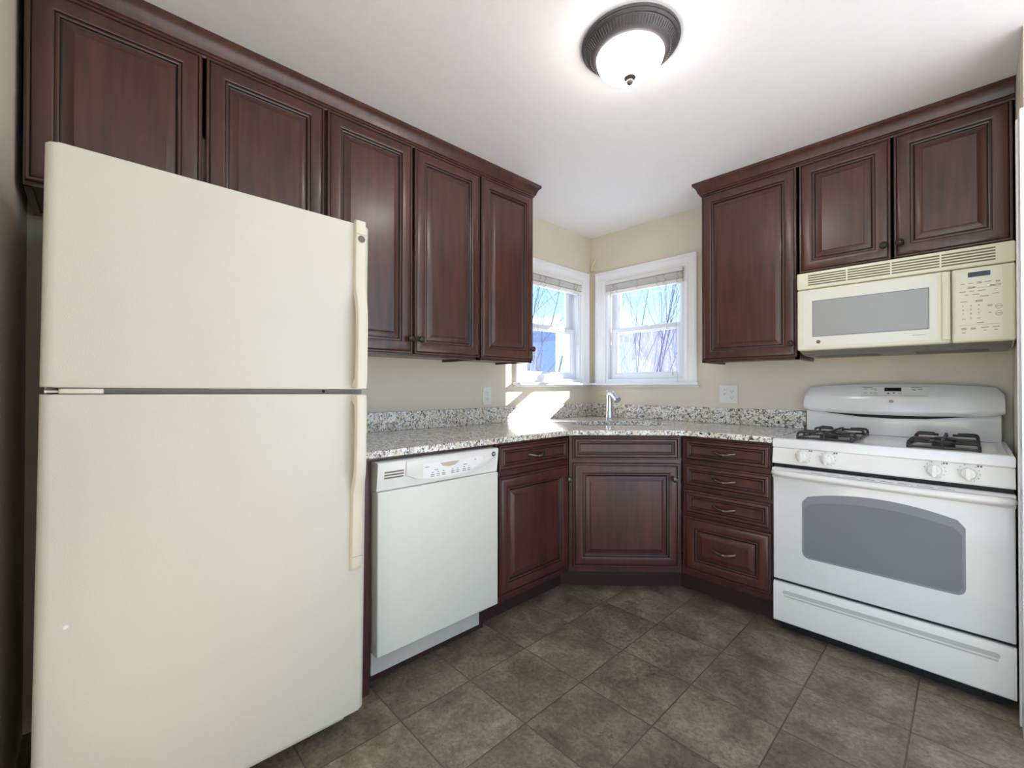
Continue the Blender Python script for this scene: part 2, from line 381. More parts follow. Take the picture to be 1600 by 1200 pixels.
# ------------------------------------------------------------------ room shell
EX, EY = 3.3, -4.2
struct('floor', B(-.12, EX, EY, .12, -.1, 0), TILE, label='brown slate-look square tile floor')
struct('ceiling', B(-.12, EX, EY, .12, H, H+.1), CEIL, label='lightly textured white ceiling')
def wall_hole(name, a0, a1, h0, h1, z0, z1, fn, lab):
    bm = BM()
    for r in ((a0, h0, 0, H), (h1, a1, 0, H), (h0, h1, 0, z0), (h0, h1, z1, H)):
        prism(bm, [(r[0], r[2]), (r[1], r[2]), (r[1], r[3]), (r[0], r[3])], fn, 0, .16)
    bmesh.ops.remove_doubles(bm, verts=bm.verts[:], dist=1e-5)
    return struct(name, bm, WALL, label=lab, smooth=0)
# window opening measured along each wall from the corner
O0, O1, Z0, Z1 = .142, .792, 1.196, 1.992
wall_hole('wall_right', -.16, EX, O0, O1, Z0, Z1, lambda u, v, w: (u, w, v), 'beige wall behind the stove with a window')
wall_hole('wall_left', -YB*-1, 0, -O1, -O0, Z0, Z1, lambda u, v, w: (-w, u, v), 'beige wall behind the fridge with a window')
struct('wall_near', B(-.16, 1.45, YB-.12, YB, 0, H), WALL, label='narrow strip of beige wall left of the fridge')
struct('wall_light_block', B(EX-.1, EX, EY, -2.75, 0, H), WALL, label='added unseen beige wall that blocks daylight from the fridge gap')  # added out of view to keep direct daylight out of the gap beside the fridge
bm = BM(); box(bm, XW, XW+.12, -.70, 0, 0, H)
struct('wall_side', bm, WALL, label='beige side wall right of the stove')
# cased opening at the side wall
bm = BM()
box(bm, 2.2765, XW+.0005, -.775, -.665, 0, 2.07, .003); box(bm, 2.272, 2.2775, -.69, -.668, 0, 2.07, .002)
box(bm, XW-.001, XW+.125, -.715, -.695, 0, 2.06)
struct('trim_1', bm, TRIM, label='white door casing at the right edge beside the stove')

# ------------------------------------------------------------------ windows
def window(idx, loc, rz, mir, label):
    """local frame: wall plane y=0, room side -Y, x away from the corner (mir=-1 mirrors)"""
    t = thing('window_%d' % idx, loc, rz, label, kind='structure')
    def X(bm):
        if mir < 0:
            for v in bm.verts: v.co.x *= -1
        return bm
    c0, c1, ct, cb = .050, .884, 2.073, 1.182
    # casing: stepped profile swept round three sides
    prof = [(0, 0), (0, .019), (.004, .022), (.020, .022), (.024, .018), (.030, .017), (.060, .013), (.066, .016), (.074, .016), (.082, .011), (.0925, .009), (.0925, 0)]
    bm = BM(); rings = []
    for ins, d in prof:
        rings.append([bm.verts.new(q) for q in ((c0+ins, -d, cb), (c0+ins, -d, ct-ins), (c1-ins, -d, ct-ins), (c1-ins, -d, cb))])
    for A, C in zip(rings, rings[1:]):
        for k in range(3): bm.faces.new((A[k], A[k+1], C[k+1], C[k]))
    bm.faces.new([r[0] for r in rings]); bm.faces.new([r[3] for r in rings][::-1])
    obj('window_casing', X(bm), TRIM, t, 25)
    # stool
    bm = BM(); s0 = .0 if mir > 0 else .003
    box(bm, s0, .905, -.058, .02, 1.164, 1.183, .005); box(bm, .012, .892, -.012, 0, 1.150, 1.166, .003)
    obj('window_sill', X(bm), TRIM, t)
    # jamb liner
    bm = BM(); a0, a1, j0, j1 = O0, O1, Z0, Z1
    box(bm, a0-.004, a0+.018, .0, .14, 1.182, j1); box(bm, a1-.018, a1+.004, 0, .14, 1.182, j1); box(bm, a0, a1, 0, .14, j1-.018, j1+.004); box(bm, a0+.001, a1-.001, -.003, .15, 1.183, 1.212)
    for a in (a0+.018, a1-.024): box(bm, a, a+.006, .045, .052, 1.21, j1-.018)
    obj('window_frame', X(bm), VINYL, t)
    x0, x1 = a0+.018, a1-.018
    def sash(nm, z0, z1, y, st, rt, rb):
        bm = BM()
        pr = [(0, 0, 0), (0, 0, -.004)]
        # mitred frame by rings
        def ring(ix, iz0, iz1, yy): return [bm.verts.new(q) for q in ((x0+ix, yy, z0+iz0), (x1-ix, yy, z0+iz0), (x1-ix, yy, z1-iz1), (x0+ix, yy, z1-iz1))]
        R = [ring(0, 0, 0, y+.03), ring(0, 0, 0, y), ring(st*.12, rb*.12, rt*.12, y-.002), ring(st*.72, rb*.72, rt*.72, y-.002), ring(st*.78, rb*.78, rt*.78, y+.004), ring(st, rb, rt, y+.008), ring(st, rb, rt, y+.03)]
        R.append(R[0])
        for A, C in zip(R, R[1:]):
            for k in range(4): bm.faces.new((A[k], A[(k+1) % 4], C[(k+1) % 4], C[k]))
        o = obj(nm, X(bm), VINYL, t, 25)
        g = obj('pane', X(B(x0+st-.003, x1-st+.003, y+.014, y+.018, z0+rb-.003, z1-rt+.003)), GLASS, o, 0)
        return o
    sash('lower_sash', 1.212, 1.612, .040, .062, .040, .052)
    sash('upper_sash', 1.588, 1.976, .078, .062, .034, .036)
    obj('sash_lock', X(B(.44, .50, .030, .04, 1.606, 1.618, .003)), VINYL, t)
    return t
window(1, (0, 0, 0), 0, 1, 'white double-hung window on the right-hand wall by the sink corner')
window(2, (0, 0, 0), LEFT, -1, 'white double-hung window on the left-hand wall partly behind the cabinets')

def blind(loc, rz, mir, label, sag):
    t = thing('mini_blind', loc, rz, label, 'blind', 'raised mini blinds in the corner windows')
    def X(bm):
        if mir < 0:
            for v in bm.verts: v.co.x *= -1
        return bm
    a0, a1 = .150, .786
    obj('headrail', X(B(a0, a1, -.024, .022, 1.962, 1.990, .003)), SLAT, t)
    bm = BM(); rnd = random.Random(3+mir)
    for k in range(7):
        z = 1.9535-k*.0062; j = rnd.uniform(-.002, .002)
        prism(bm, [(-.027+j, z-.0024), (-.0265+j, z+.0018), (.0+j, z+.0045), (.022+j, z+.001), (.022+j, z-.002), (.0+j, z-.0005)], YZ, a0+.004, a1-.004)
    obj('slat_stack', X(bm), SLAT, t)
    bm = BM()
    prism(bm, [(-.027, 1.902), (-.023, 1.909), (.02, 1.909), (.023, 1.904), (.02, 1.884), (-.022, 1.884)], YZ, a0+.002, a1-.002)
    obj('bottom_rail', X(bm), SLAT, t)
    for fx in ((.24, .27), (.45, ), (.61, .665), (.76, )):
        for q in fx:
            w = .012; bm = BM()
            tube(bm, smoothpath([(q, -.022, 1.958), (q-w, -.036, 1.945), (q-w*.3, -.030, 1.925), (q+w*.5, -.036, 1.912), (q-w, -.038, 1.896), (q+.002, -.024, 1.880)], 4), .0018, 5)
            obj('ladder_cord', X(bm), CORD, t)
    bm = BM()
    tube(bm, smoothpath([(.664, -.018, 1.95), (.668, -.022, 1.75), (.672, -.022, 1.55), (.70, -.024, 1.34), (.715, -.024, 1.26)], 5), .0019, 5)
    tube(bm, [(.715, -.024, 1.262), (.716, -.024, 1.245), (.717, -.024, 1.232)], [.002, .006, .005], 8)
    obj('lift_cord', X(bm), CORD, t); bm = BM()
    tube(bm, smoothpath([(.74, -.018, 1.95), (.742, -.02, 1.7), (.735, -.02, 1.36), (.748, -.022, 1.24), (.752, -.03, 1.19)], 5), .0019, 5)
    obj('lift_cord', X(bm), CORD, t)
    obj('tilt_wand', X(tube(BM(), [(.20, -.02, 1.957), (.203, -.024, 1.9), (.206, -.024, 1.48)], .0035, 6)), CORD, t)
    return t
blind((0, 0, 0), 0, 1, 'raised white mini blind in the right-hand window', 0)
blind((0, 0, 0), LEFT, -1, 'raised white mini blind in the left-hand window, half hidden by the cabinet', 1)

# ------------------------------------------------------------------ wall cabinets
UD = .318; ZB, ZT = 1.297, 2.312; G = .0065
def carcass(t, w, z0, z1, d=UD, wd=None, lip=.012):
    bm = BM(); wd_ = wd or WOOD
    box(bm, 0.0015, w-.0015, -d, -.001, z0+lip, z1)          # body
    box(bm, 0.0015, w-.0015, -d, -d+.018, z0, z1)            # front frame reaches lower
    box(bm, 0.0015, .018, -d, -.001, z0, z0+lip+.001); box(bm, w-.018, w-.0015, -d, -.001, z0, z0+lip+.001)
    return obj('cabinet_body', bm, wd_, t, 0)
def wallcab(name, loc, rz, w, z0, doors, label, group=None):
    t = thing(name, loc, rz, label, 'cabinet', group)
    carcass(t, w, z0, ZT)
    for (x0, x1, kn) in doors:
        k = None
        if kn: k = (x1-.022 if kn == 'r' else x0+.022, z0+.080 if z0 < 1.5 else z0+.075)
        door_part(t, x0, x1, z0+.012, ZT-.012, -UD-.0005, knob_at=k)
    return t
yE, yD, yC, yB_, yA, yZ = -1.044, -1.464, -1.877, -2.289, -2.706, -3.128
wallcab('wall_cabinet', (0, yD, 0), LEFT, yE-yD, ZB, [(G, yE-yD-.010, 'r')], 'tall narrow single-door cherry cabinet at the left run end, beside the window')
w = yD-yB_
wallcab('wall_cabinet', (0, yB_, 0), LEFT, w, ZB, [(G, yC-yB_-G, 'r'), (yC-yB_+G, w-G, 'l')], 'tall two-door cherry cabinet hanging just right of the fridge top')
w = yB_-yZ
wallcab('wall_cabinet', (0, yZ, 0), LEFT, w, 1.725, [(G, yA-yZ-G, None), (yA-yZ+G, w-G, None)], 'short wide two-door cherry cabinet above the cream fridge')
wallcab('wall_cabinet', (1.0434, 0, 0), 0, .5035, ZB, [(.008, .5035-G, 'r')], 'tall single-door cherry cabinet between right window and microwave')
wallcab('wall_cabinet', (1.547, 0, 0), 0, .738, 1.727, [(G, .371-G*.8, 'r'), (.371+G*.8, .738-G*.6, 'l')], 'short two-door cherry cabinet above the microwave')
# crown mouldings
CP = [(0, 2.300), (.003, 2.300), (.005, 2.307), (.010, 2.310), (.010, 2.316), (.016, 2.320), (.020, 2.334), (.027, 2.350), (.036, 2.360), (.041, 2.364), (.041, 2.378), (0, 2.378)]
def crown(path_fn, n, label, mats=WOOD):
    bm = BM(); R = [[bm.verts.new(path_fn(k, d, z)) for (d, z) in CP] for k in range(n)]
    for A, C in zip(R, R[1:]):
        for k in range(len(CP)): bm.faces.new((A[k], A[(k+1) % len(CP)], C[(k+1) % len(CP)], C[k]))
    bm.faces.new(R[0]); bm.faces.new(R[-1][::-1])
    return tag(obj('crown_moulding', bm, mats, None, 25), label, 'moulding')
F = .3195
def pL(k, d, z):
    return ((F+d, YB+.003, z), (F+d, yE+d+.0005, z), (0.002, yE+d+.0005, z))[k]
def pR(k, d, z):
    return ((1.043-d, -.002, z), (1.043-d, -F-d, z), (XW-.002, -F-d, z))[k]
crown(pL, 3, 'dark cherry crown moulding along the ceiling over the left cabinets')
crown(pR, 3, 'dark cherry crown moulding along the ceiling over the right cabinets')

# ------------------------------------------------------------------ base cabinets
BD = .614; CB = .886
def base_body(t, w, d=BD, z0=.125):
    bm = BM(); box(bm, .002, w-.002, -d, -.004, z0, CB-.001)
    return obj('cabinet_body', bm, BWOOD, t, 0)
def toe(t, x0, x1, y, z1=.126):
    return obj('toe_kick', B(x0, x1, y, y+.016, 0, z1), KICK, t, 0)
# left base: drawer over door
t = thing('base_cabinet', (0, -1.603, 0), LEFT, 'cherry base cabinet with one drawer over a door, right of the dishwasher', 'cabinet')
wl = .546
base_body(t, wl); toe(t, .002, wl+.07, -.512)
door_part(t, .012, wl-.022, .748, .872, -BD-.0005, BWOOD, DRAWP, pull_at=(wl/2-.004, .808), name='drawer')
door_part(t, .012, wl-.022, .158, .722, -BD-.0005, BWOOD, knob_at=(wl-.046, .648), kmat=PEWTER)
# right base: four drawers
t = thing('base_cabinet', (1.057, 0, 0), 0, 'cherry base cabinet of four stacked drawers, left of the stove', 'cabinet')
wr = .450
base_body(t, wr); toe(t, -.07, wr-.002, -.512)
for z0, z1, pr in ((.752, .872, DRAWP), (.611, .731, DRAWP), (.466, .590, DRAWP), (.160, .448, DOORP)):
    x0, x1 = .020, wr-.006
    door_part(t, x0, x1, z0, z1, -BD-.0005, BWOOD, pr, pull_at=(wr/2+.004, (z0+z1)/2-.002), name='drawer')
# corner sink base, 45 degrees
t = thing('corner_sink_cabinet', (BD, -1.0555, 0), PI/4, 'angled cherry corner cabinet under the sink with a false drawer front', 'cabinet')
wd = (1.0555-BD)*math.sqrt(2)
bm = BM(); box(bm, .002, wd-.002, 0, .019, .125, CB-.001)
prism(bm, [(.02, .02), (wd-.02, .02), (wd/2+.1, .45), (wd/2-.1, .45)], XY, .13, .145)
obj('cabinet_body', bm, BWOOD, t, 0)
toe(t, -.035, wd+.035, .108)
door_part(t, .022, wd-.020, .752, .874, -.0005, BWOOD, DRAWP, name='false_drawer_front')
door_part(t, .022, wd-.020, .158, .728, -.0005, BWOOD, knob_at=(wd-.050, .646), kmat=PEWTER)
# filler strip and end panel beside the fridge
bm = B(0.002, .066, -.612, -.004, .108, CB-.001)
t = thing('end_panel', (0, -2.290, 0), LEFT, 'dark wood end panel between the fridge and the dishwasher', 'panel')
obj('side_panel', bm, BWOOD, t, 0); obj('foot_block', B(.002, .066, -.606, -.1, 0, .107), BWOOD, t, 0)
t = thing('filler_strip', (0, -2.290, 0), LEFT, 'thin dark wood strip between the dishwasher and the granite above', 'strip')
obj('strip', B(.0685, .683, -.606, -.585, .870, CB-.001), BWOOD, t, 0)

# ------------------------------------------------------------------ countertop
def arc(p0, c, p1, n=5):
    out = []
    for k in range(n+1):
        s = k/n; out.append(tuple((1-s)**2*a+2*s*(1-s)*b+s*s*q for a, b, q in zip(p0, c, p1)))
    return out
cf = .647; e = 1.0555+BD+.052
bL = (cf, -(e-cf)); bR = (e-cf, -cf)
def toward(p, q, d):
    v = (Vector(q)-Vector(p)).normalized(); return tuple(Vector(p)+v*d)
outl = [(.0015, -.0015), (.0015, -2.300), (cf, -2.300)]
outl += arc(toward(bL, (cf, -2.3), .09), bL, toward(bL, bR, .09)) + arc(toward(bR, bL, .09), bR, toward(bR, (1.5, -cf), .09))
outl += [(1.5085, -cf), (1.5085, -.0015)]
SD = .765; SP = .05
hole = []
for k in range(44):
    a = 2*PI*k/44; ca, sa = math.cos(a), math.sin(a)
    q = 2/2.6
    pp = .295*math.copysign(abs(ca)**q, ca); dd = .190*math.copysign(abs(sa)**q, sa)
    hole.append((pp, dd))
def dg(pp, dd):   # perpendicular / diagonal coordinates -> world
    s = math.sqrt(.5); return ((SD+dd)*s+(SP+pp)*s, -(SD+dd)*s+(SP+pp)*s)
bm = BM()
def loop(P, z): return [bm.verts.new((x, y, z)) for x, y in P]
OT = loop(outl, .914); HT = loop([dg(*h) for h in hole], .914)
es = [bm.edges.new((l[i], l[(i+1) % len(l)])) for l in (OT, HT) for i in range(len(l))]
bmesh.ops.triangle_fill(bm, use_beauty=True, edges=es)
top = bm.faces[:]
r = bmesh.ops.extrude_face_region(bm, geom=top)
for v in [g for g in r['geom'] if isinstance(g, bmesh.types.BMVert)]: v.co.z = CB
# closed slab: top stays, bottom is the extruded copy
ct = thing('countertop', (0, 0, 0), 0, 'speckled grey and beige granite countertop running around the corner', 'countertop')
slab = obj('slab', bm, GRAN, ct, 30)
md = slab.modifiers.new('b', 'BEVEL'); md.width = .004; md.segments = 2; md.limit_method = 'ANGLE'; md.angle_limit = 1.0
obj('backsplash', B(.0015, .022, -2.300, -.0015, .9145, 1.016, .002), GRAN, ct)
obj('backsplash', B(.0225, 1.5085, -.022, -.0015, .9145, 1.016, .002), GRAN, ct)

# sink (undermount)
def sink():
    bm = BM(); R = []
    for sc, z in ((1.09, CB-.0015), (1.0, CB-.0015), (.985, CB-.006), (.95, .80), (.90, .745), (.80, .722), (.15, .716)):
        R.append([bm.verts.new(dg(h[0]*sc, h[1]*sc)+(z,)) for h in hole])
    for sc, z in ((.15, .712), (.82, .718), (.93, .742), (.98, .80), (1.015, CB-.012), (1.09, CB-.009)):
        R.append([bm.verts.new(dg(h[0]*sc, h[1]*sc)+(z,)) for h in hole])
    R.append(R[0]); n = len(hole)
    for A, C in zip(R, R[1:]):
        for k in range(n): bm.faces.new((A[k], A[(k+1) % n], C[(k+1) % n], C[k]))
    return bm
t = thing('sink', (0, 0, 0), 0, 'undermount white basin set in the granite corner below the windows', 'sink')
obj('basin', sink(), SINKM, t, 40)
x_, y_ = dg(0, 0)
obj('drain', lathe(BM(), [(.0001, .712), (.043, .712), (.045, .7195), (.036, .7205), (.034, .716), (.0001, .716)], (x_, y_, 0)), CHROME, t)

# faucet
t = thing('faucet', (.33, -.233, .914), math.radians(72), 'chrome single-handle pull-out faucet behind the corner sink', 'faucet')
# local -Y points over the basin
obj('base', lathe(BM(), [(.0001, .0005), (.034, .0005), (.034, .005), (.030, .010), (.026, .014), (.0001, .014)], (0, 0, 0)), CHROME, t)
P = smoothpath([(0, 0, .012), (0, .000, .05), (0, -.002, .10), (0, -.004, .150), (0, -.002, .172)], 4)
obj('body', tube(BM(), P, [.031-.008*math.sin(PI*.5*i/(len(P)-1)) for i in range(len(P))], 20), CHROME, t, 60)
P = smoothpath([(0, .004, .165), (0, -.014, .184), (0, -.035, .182), (0, -.058, .170), (0, -.082, .152), (0, -.094, .140)], 4)
obj('spray_head', tube(BM(), P, [.023]*4+[.023]*(len(P)-8)+[.026]*4, 18), CHROME, t, 60)
bm = lathe(BM(), [(.0001, .168), (.021, .168), (.0215, .180), (.017, .190), (.008, .194), (.0001, .195)], (0, .004, 0), 'z', 20)
tube(bm, smoothpath([(0, .004, .186), (0, .012, .197), (0, .020, .204), (0, .026, .208)], 3), [.010]*5+[.0075]*5, 10, (1.2, .7))
obj('lever_handle', bm, CHROME, t, 60)

# ------------------------------------------------------------------ dishwasher
t = thing('dishwasher', (0, -2.219, 0), LEFT, 'off-white built-in dishwasher with curved control console', 'dishwasher')
DW = .600
obj('tub', B(.006, DW-.006, -.58, -.03, .10, .862), GREYP, t, 0)
obj('door', B(.002, DW-.002, -.655, -.585, .150, .759, .006, 3), DWM, t)
c = obj('control_console', prism(BM(), [(-.585, .7605), (-.642, .7605), (-.645, .763), (-.657, .860), (-.655, .867), (-.650, .869), (-.585, .869)], YZ, .002, DW-.002), DWP, t, 30)
# lens shaped bulge
def lens(x0, x1, zt, zb, n=20):
    P = [(x0+(x1-x0)*k/n, zt) for k in range(n+1)]
    P += [(x1-(x1-x0)*k/n, zt-(zt-zb)*(math.sin(PI*k/n)**.8 if 0 < k < n else 0)-.0008) for k in range(1, n)]
    return P
bm = BM()
pts = [(.118, .800), (.16, .785), (.21, .776), (.28, .769), (.36, .770), (.44, .780), (.51, .797), (.56, .816), (.594, .838), (.594, .864), (.50, .864), (.40, .864), (.30, .864), (.20, .864), (.118, .864)]
prism(bm, [(x, z+(.006 if z < .85 else 0)) for x, z in pts], XZ, -.640, -.662, bev=.006, seg=3)
obj('console_bulge', bm, DWP, c, 40)
bm = BM(); prism(bm, [(.19, .845), (.19, .793), (.22, .786), (.28, .780), (.34, .782), (.42, .793), (.46, .805), (.50, .822), (.50, .845)], XZ, -.6615, -.6632)
obj('button_panel', bm, mat('pale_console_panel', srgb(240, 239, 236), .3, noise=.01), c, 0)
bm = BM(); prism(bm, [(.272, .8405), (.285, .828), (.315, .822), (.345, .825), (.368, .8405)], XZ, -.6620, -.6665, bev=.001)
obj('latch_handle', bm, mat('tan_latch', srgb(196, 184, 160), .4, noise=.05), c, 30)
for x in (.235, .262, .289, .335, .360, .395, .420):
    zz = .799+(x-.3)*.02; bm = B(x-.008, x+.008, -.6638, -.6630, zz-.0085, zz-.006); box(bm, x-.008, x+.008, -.6638, -.6630, zz-.002, zz+.0005); box(bm, x-.003, x+.003, -.6638, -.6630, zz+.006, zz+.009)
    obj('button_label', bm, MARK, c, 0)
for a in ((.20, .217, .829), (.245, .262, .815), (.39, .41, .8185), (.452, .460, .834)):
    obj('printed_mark', B(a[0], a[1], -.6638, -.6630, a[2], a[2]+.0022), MARK, c, 0)
bm = BM()
for k in range(3): box(bm, .030, .110, -.6560+k*.0012, -.645, .828-k*.011, .8325-k*.011)
obj('vent_slots', bm, SLOT, c, 0)
def badge(x, y, z, r, parent, ring=MARK, face=PEWTER):
    bm = lathe(BM(), [(.0001, .0005), (r, .0005), (r, -.0012), (r*.82, -.0018), (r*.80, -.0012), (.0001, -.0012)], (x, y, z), 'y', 28)
    text(bm, 'GE', x, y-.0016, z, r*1.05, 1)
    return obj('round_badge', bm, [face, ring], parent, 30)
badge(.563, -.6622, .846, .011, c, PLATE, mat('dark_badge', srgb(92, 90, 88), .3, .5, noise=.1))
bm = BM(); box(bm, .004, .530, -.600, -.585, .060, .148); lathe(bm, [(.0001, 0), (.004, 0), (.004, -.002), (.0001, -.0025)], (.12, -.6, .07), 'y', 12)
obj('kick_plate', bm, mat('grey_white_kick_plate', srgb(198, 194, 184), .4, noise=.02), t, 0)
obj('kick_recess', B(.002, DW-.002, -.545, -.53, 0, .15), KICK, t, 0)

# ------------------------------------------------------------------ fridge
t = thing('refrigerator', (0, -3.069, 0), LEFT, 'large cream top-freezer refrigerator at the left', 'refrigerator')
t.rotation_euler = (math.radians(0), 0, LEFT)
FW = .757; TLT = math.radians(.55)
ft = t
obj('case', B(.004, FW-.004, -.690, -.05, .035, 1.668, .008), FRIDGE, t)
def fdoor(nm, z0, z1):
    # door slab with rolled vertical edges
    P = []
    y1, y0, r = -.700, -.765, .022
    P = [(0.0, y1)]
    for k in range(7):
        a = math.radians(90*k/6); P.append((r-r*math.cos(a), y0+r-r*math.sin(a)))
    for k in range(7):
        a = math.radians(90-90*k/6); P.append((FW-r+r*math.cos(a), y0+r-r*math.sin(a)))
    P.append((FW, y1))
    bm = BM(); prism(bm, P, XY, z0, z1)
    es = [e for e in bm.edges if abs(e.verts[0].co.z-e.verts[1].co.z) < 1e-6]
    bmesh.ops.bevel(bm, geom=es, offset=.006, segments=3, profile=.6, affect='EDGES')
    return obj(nm, bm, FRIDGE, t, 35)
fd = fdoor('freezer_door', 1.143, 1.690); rd = fdoor('fridge_door', .085, 1.127)
obj('gasket', B(.012, FW-.012, -.700, -.6905, .09, 1.685), GREYP, t, 0)
bm = B(.01, FW-.01, -.735, -.700, 1.1275, 1.1425)
obj('door_divider', bm, mat('grey_divider', srgb(140, 132, 122), .5, noise=.05), t, 0)
bm = BM(); prism(bm, rrect(.030, .105, -.763, -.70, .006), XY, 1.1295, 1.1405); box(bm, .008, .03, -.755, -.72, 1.131, 1.136)
obj('hinge', bm, FRIDGEP, t, 30)
lathe_b = lathe(BM(), [(.0001, 0), (.005, 0), (.004, -.003), (.0001, -.004)], (.62, -.735, 1.136), 'y', 12)
obj('divider_screw', lathe_b, BLACK, t)
# handles: offset grip, flat section
def handle(parent, path, w0, cap):
    """path: (z, out) profile; width w0, thickness 14 mm"""
    bm = BM(); xc = .720
    P = smoothpath([(xc+dx, -.765-o, z) for z, o, dx in path], 6)
    tube(bm, P, w0/2, 12, (1, .62))
    return obj('door_handle', bm, FRIDGEP, parent, 50)
def gripbar(parent, prof, x0, x1):
    bm = BM(); n = len(prof); R = []
    for z, yi, yo in prof:      # back y and front y offsets from the door face
        a, b = x0, x1; q = .007
        R.append([bm.verts.new(c) for c in ((a, -.765-yi, z), (a, -.765-yo+q, z), (a+q*.3, -.765-yo+q*.3, z), (a+q, -.765-yo, z), (b-q, -.765-yo, z), (b-q*.3, -.765-yo+q*.3, z), (b, -.765-yo+q, z), (b, -.765-yi, z))])
    for A, C in zip(R, R[1:]):
        for k in range(8): bm.faces.new((A[k], A[(k+1) % 8], C[(k+1) % 8], C[k]))
    bm.faces.new(R[0]); bm.faces.new(R[-1][::-1])
    return obj('door_handle', bm, FRIDGEP, parent, 40)
top = [(1.700, -.002, .010), (1.698, -.002, .016), (1.66, -.002, .018), (1.50, -.002, .018), (1.475, -.002, .020), (1.455, .002, .026), (1.43, .012, .034), (1.40, .020, .039), (1.36, .024, .042), (1.22, .024, .042), (1.18, .020, .041), (1.160, .0, .040), (1.146, -.002, .039)]
h1 = gripbar(fd, top, .700, .736)
badge(.718, -.7832, 1.637, .012, h1, MARK, PEWTER)
obj('trim_line', B(.7005, .7355, -.7836, -.7828, 1.652, 1.653), GREYP, h1, 0)
bot = [(1.124, -.002, .037), (1.105, -.002, .040), (1.09, .020, .041), (1.04, .024, .042), (.90, .024, .042), (.87, .020, .040), (.845, .012, .034), (.82, .002, .026), (.80, -.002, .020), (.77, -.002, .018), (.575, -.002, .018), (.560, -.002, .015), (.552, -.002, .008)]
h2 = gripbar(rd, bot, .700, .736)
obj('trim_line', B(.7005, .7355, -.7836, -.7828, .598, .599), GREYP, h2, 0)
bm = lathe(BM(), [(.0001, 0), (.0055, 0), (.004, -.0015), (.0001, -.002)], (.049, -.765, .606), 'y', 12)
obj('paint_chip', bm, TRIM, rd, 30)
bm = BM(); box(bm, .03, FW-.05, -.72, -.69, .045, .0845, .003)
obj('base_grille', bm, mat('pale_grille', srgb(206, 203, 190), .4, noise=.03), t)
for x in (.07, FW-.07):
    for y in (-.64, -.12): obj('levelling_foot', lathe(BM(), [(.0001, 0), (.022, 0), (.022, .030), (.010, .030), (.010, .05), (.0001, .05)], (x, y, 0), 'z', 14), BLACK, t)
# the whole fridge leans very slightly towards the dishwasher
t.rotation_euler = (Matrix.Rotation(-TLT, 3, 'X') @ Matrix.Rotation(LEFT, 3, 'Z')).to_euler()
t.location = (0, -3.075, .0075)

# ------------------------------------------------------------------ microwave
t = thing('microwave', (1.5555, 0, 0), 0, 'cream over-the-range microwave under the short cabinet', 'microwave')
MW = .730
bm = BM(); prism(bm, [(-.005, 1.722), (-.37, 1.722), (-.37, 1.338), (-.28, 1.318), (-.005, 1.318)], YZ, .004, MW-.004)
obj('case', bm, MWM, t, 0)
bm = BM(); prism(bm, [(-.012, 1.3175), (-.282, 1.3175), (-.372, 1.3375), (-.372, 1.3345), (-.282, 1.3135), (-.012, 1.3135)], YZ, .01, MW-.01)
obj('underside', bm, MWB, t, 0)
for x0, x1 in ((.05, .30), (.43, .66)):
    bm = B(x0, x1, -.27, -.10, 1.3128, 1.3134)
    for k in range(9): box(bm, x0, x1, -.27+k*.020, -.262+k*.020, 1.3118, 1.3132)
    obj('grease_filter', bm, GREYP, t, 0)
# grille
g = obj('vent_grille', B(.0015, MW-.0015, -.402, -.371, 1.640, 1.7225, .008, 3), MWM, t)
bm = BM()
for k in range(5):
    z = 1.656+k*.0115
    for i in range(4):
        x0 = .050+i*.158; box(bm, x0, x0+.152, -.4026, -.396, z, z+.0058)
obj('grille_slots', bm, SLOT, g, 0)
d = obj('door', B(.002, .5505, -.400, -.371, 1.3345, 1.6375, .010, 3), MWM, t)
bm = BM(); prism(bm, rrect(.028, .512, 1.351, 1.628, .004), XZ, -.399, -.4025)
obj('door_panel', bm, MWD, d, 0)
bm = BM(); prism(bm, rrect(.070, .484, 1.402, 1.575, .003), XZ, -.402, -.4035)
obj('door_window', bm, MWG, d, 0)
bm = BM()
for a in ((.068, .486, 1.400, 1.4025), (.068, .486, 1.5745, 1.577), (.068, .0705, 1.40, 1.577), (.4835, .486, 1.40, 1.577)): box(bm, a[0], a[1], -.4038, -.4022, a[2], a[3])
obj('window_rim', bm, MARK, d, 0)
bm = BM(); prism(bm, [(.522, -.399), (.522, -.404), (.527, -.412), (.540, -.416), (.5495, -.412), (.5495, -.399)], XY, 1.350, 1.630)
obj('door_handle', bm, MWM, d, 40)
badge(.092, -.4027, 1.374, .0085, d, MARK, PEWTER)
bm = BM()
box(bm, .432, .474, -.4032, -.4024, 1.3765, 1.3780)
obj('model_marking', bm, MARK, d, 0)
c = obj('control_panel', B(.5535, MW-.0015, -.401, -.371, 1.3345, 1.6375, .010, 3), MWM, t)
bm = BM(); prism(bm, rrect(.566, .694, 1.352, 1.628, .004), XZ, -.400, -.4022)
obj('keypad', bm, mat('cream_keypad', srgb(236, 232, 211), .35, noise=.01), c, 0)
bm = BM(); prism(bm, rrect(.600, .662, 1.598, 1.6175, .002), XZ, -.4015, -.4032)
obj('display', bm, DISP, c, 0)
bm = BM()
def dash(bm, x, z, w, y=-.4029, h=.0019, rows=1):
    for r in range(rows): box(bm, x-w/2, x+w/2, y, y+.0007, z-r*.0042-h/2, z-r*.0042+h/2)
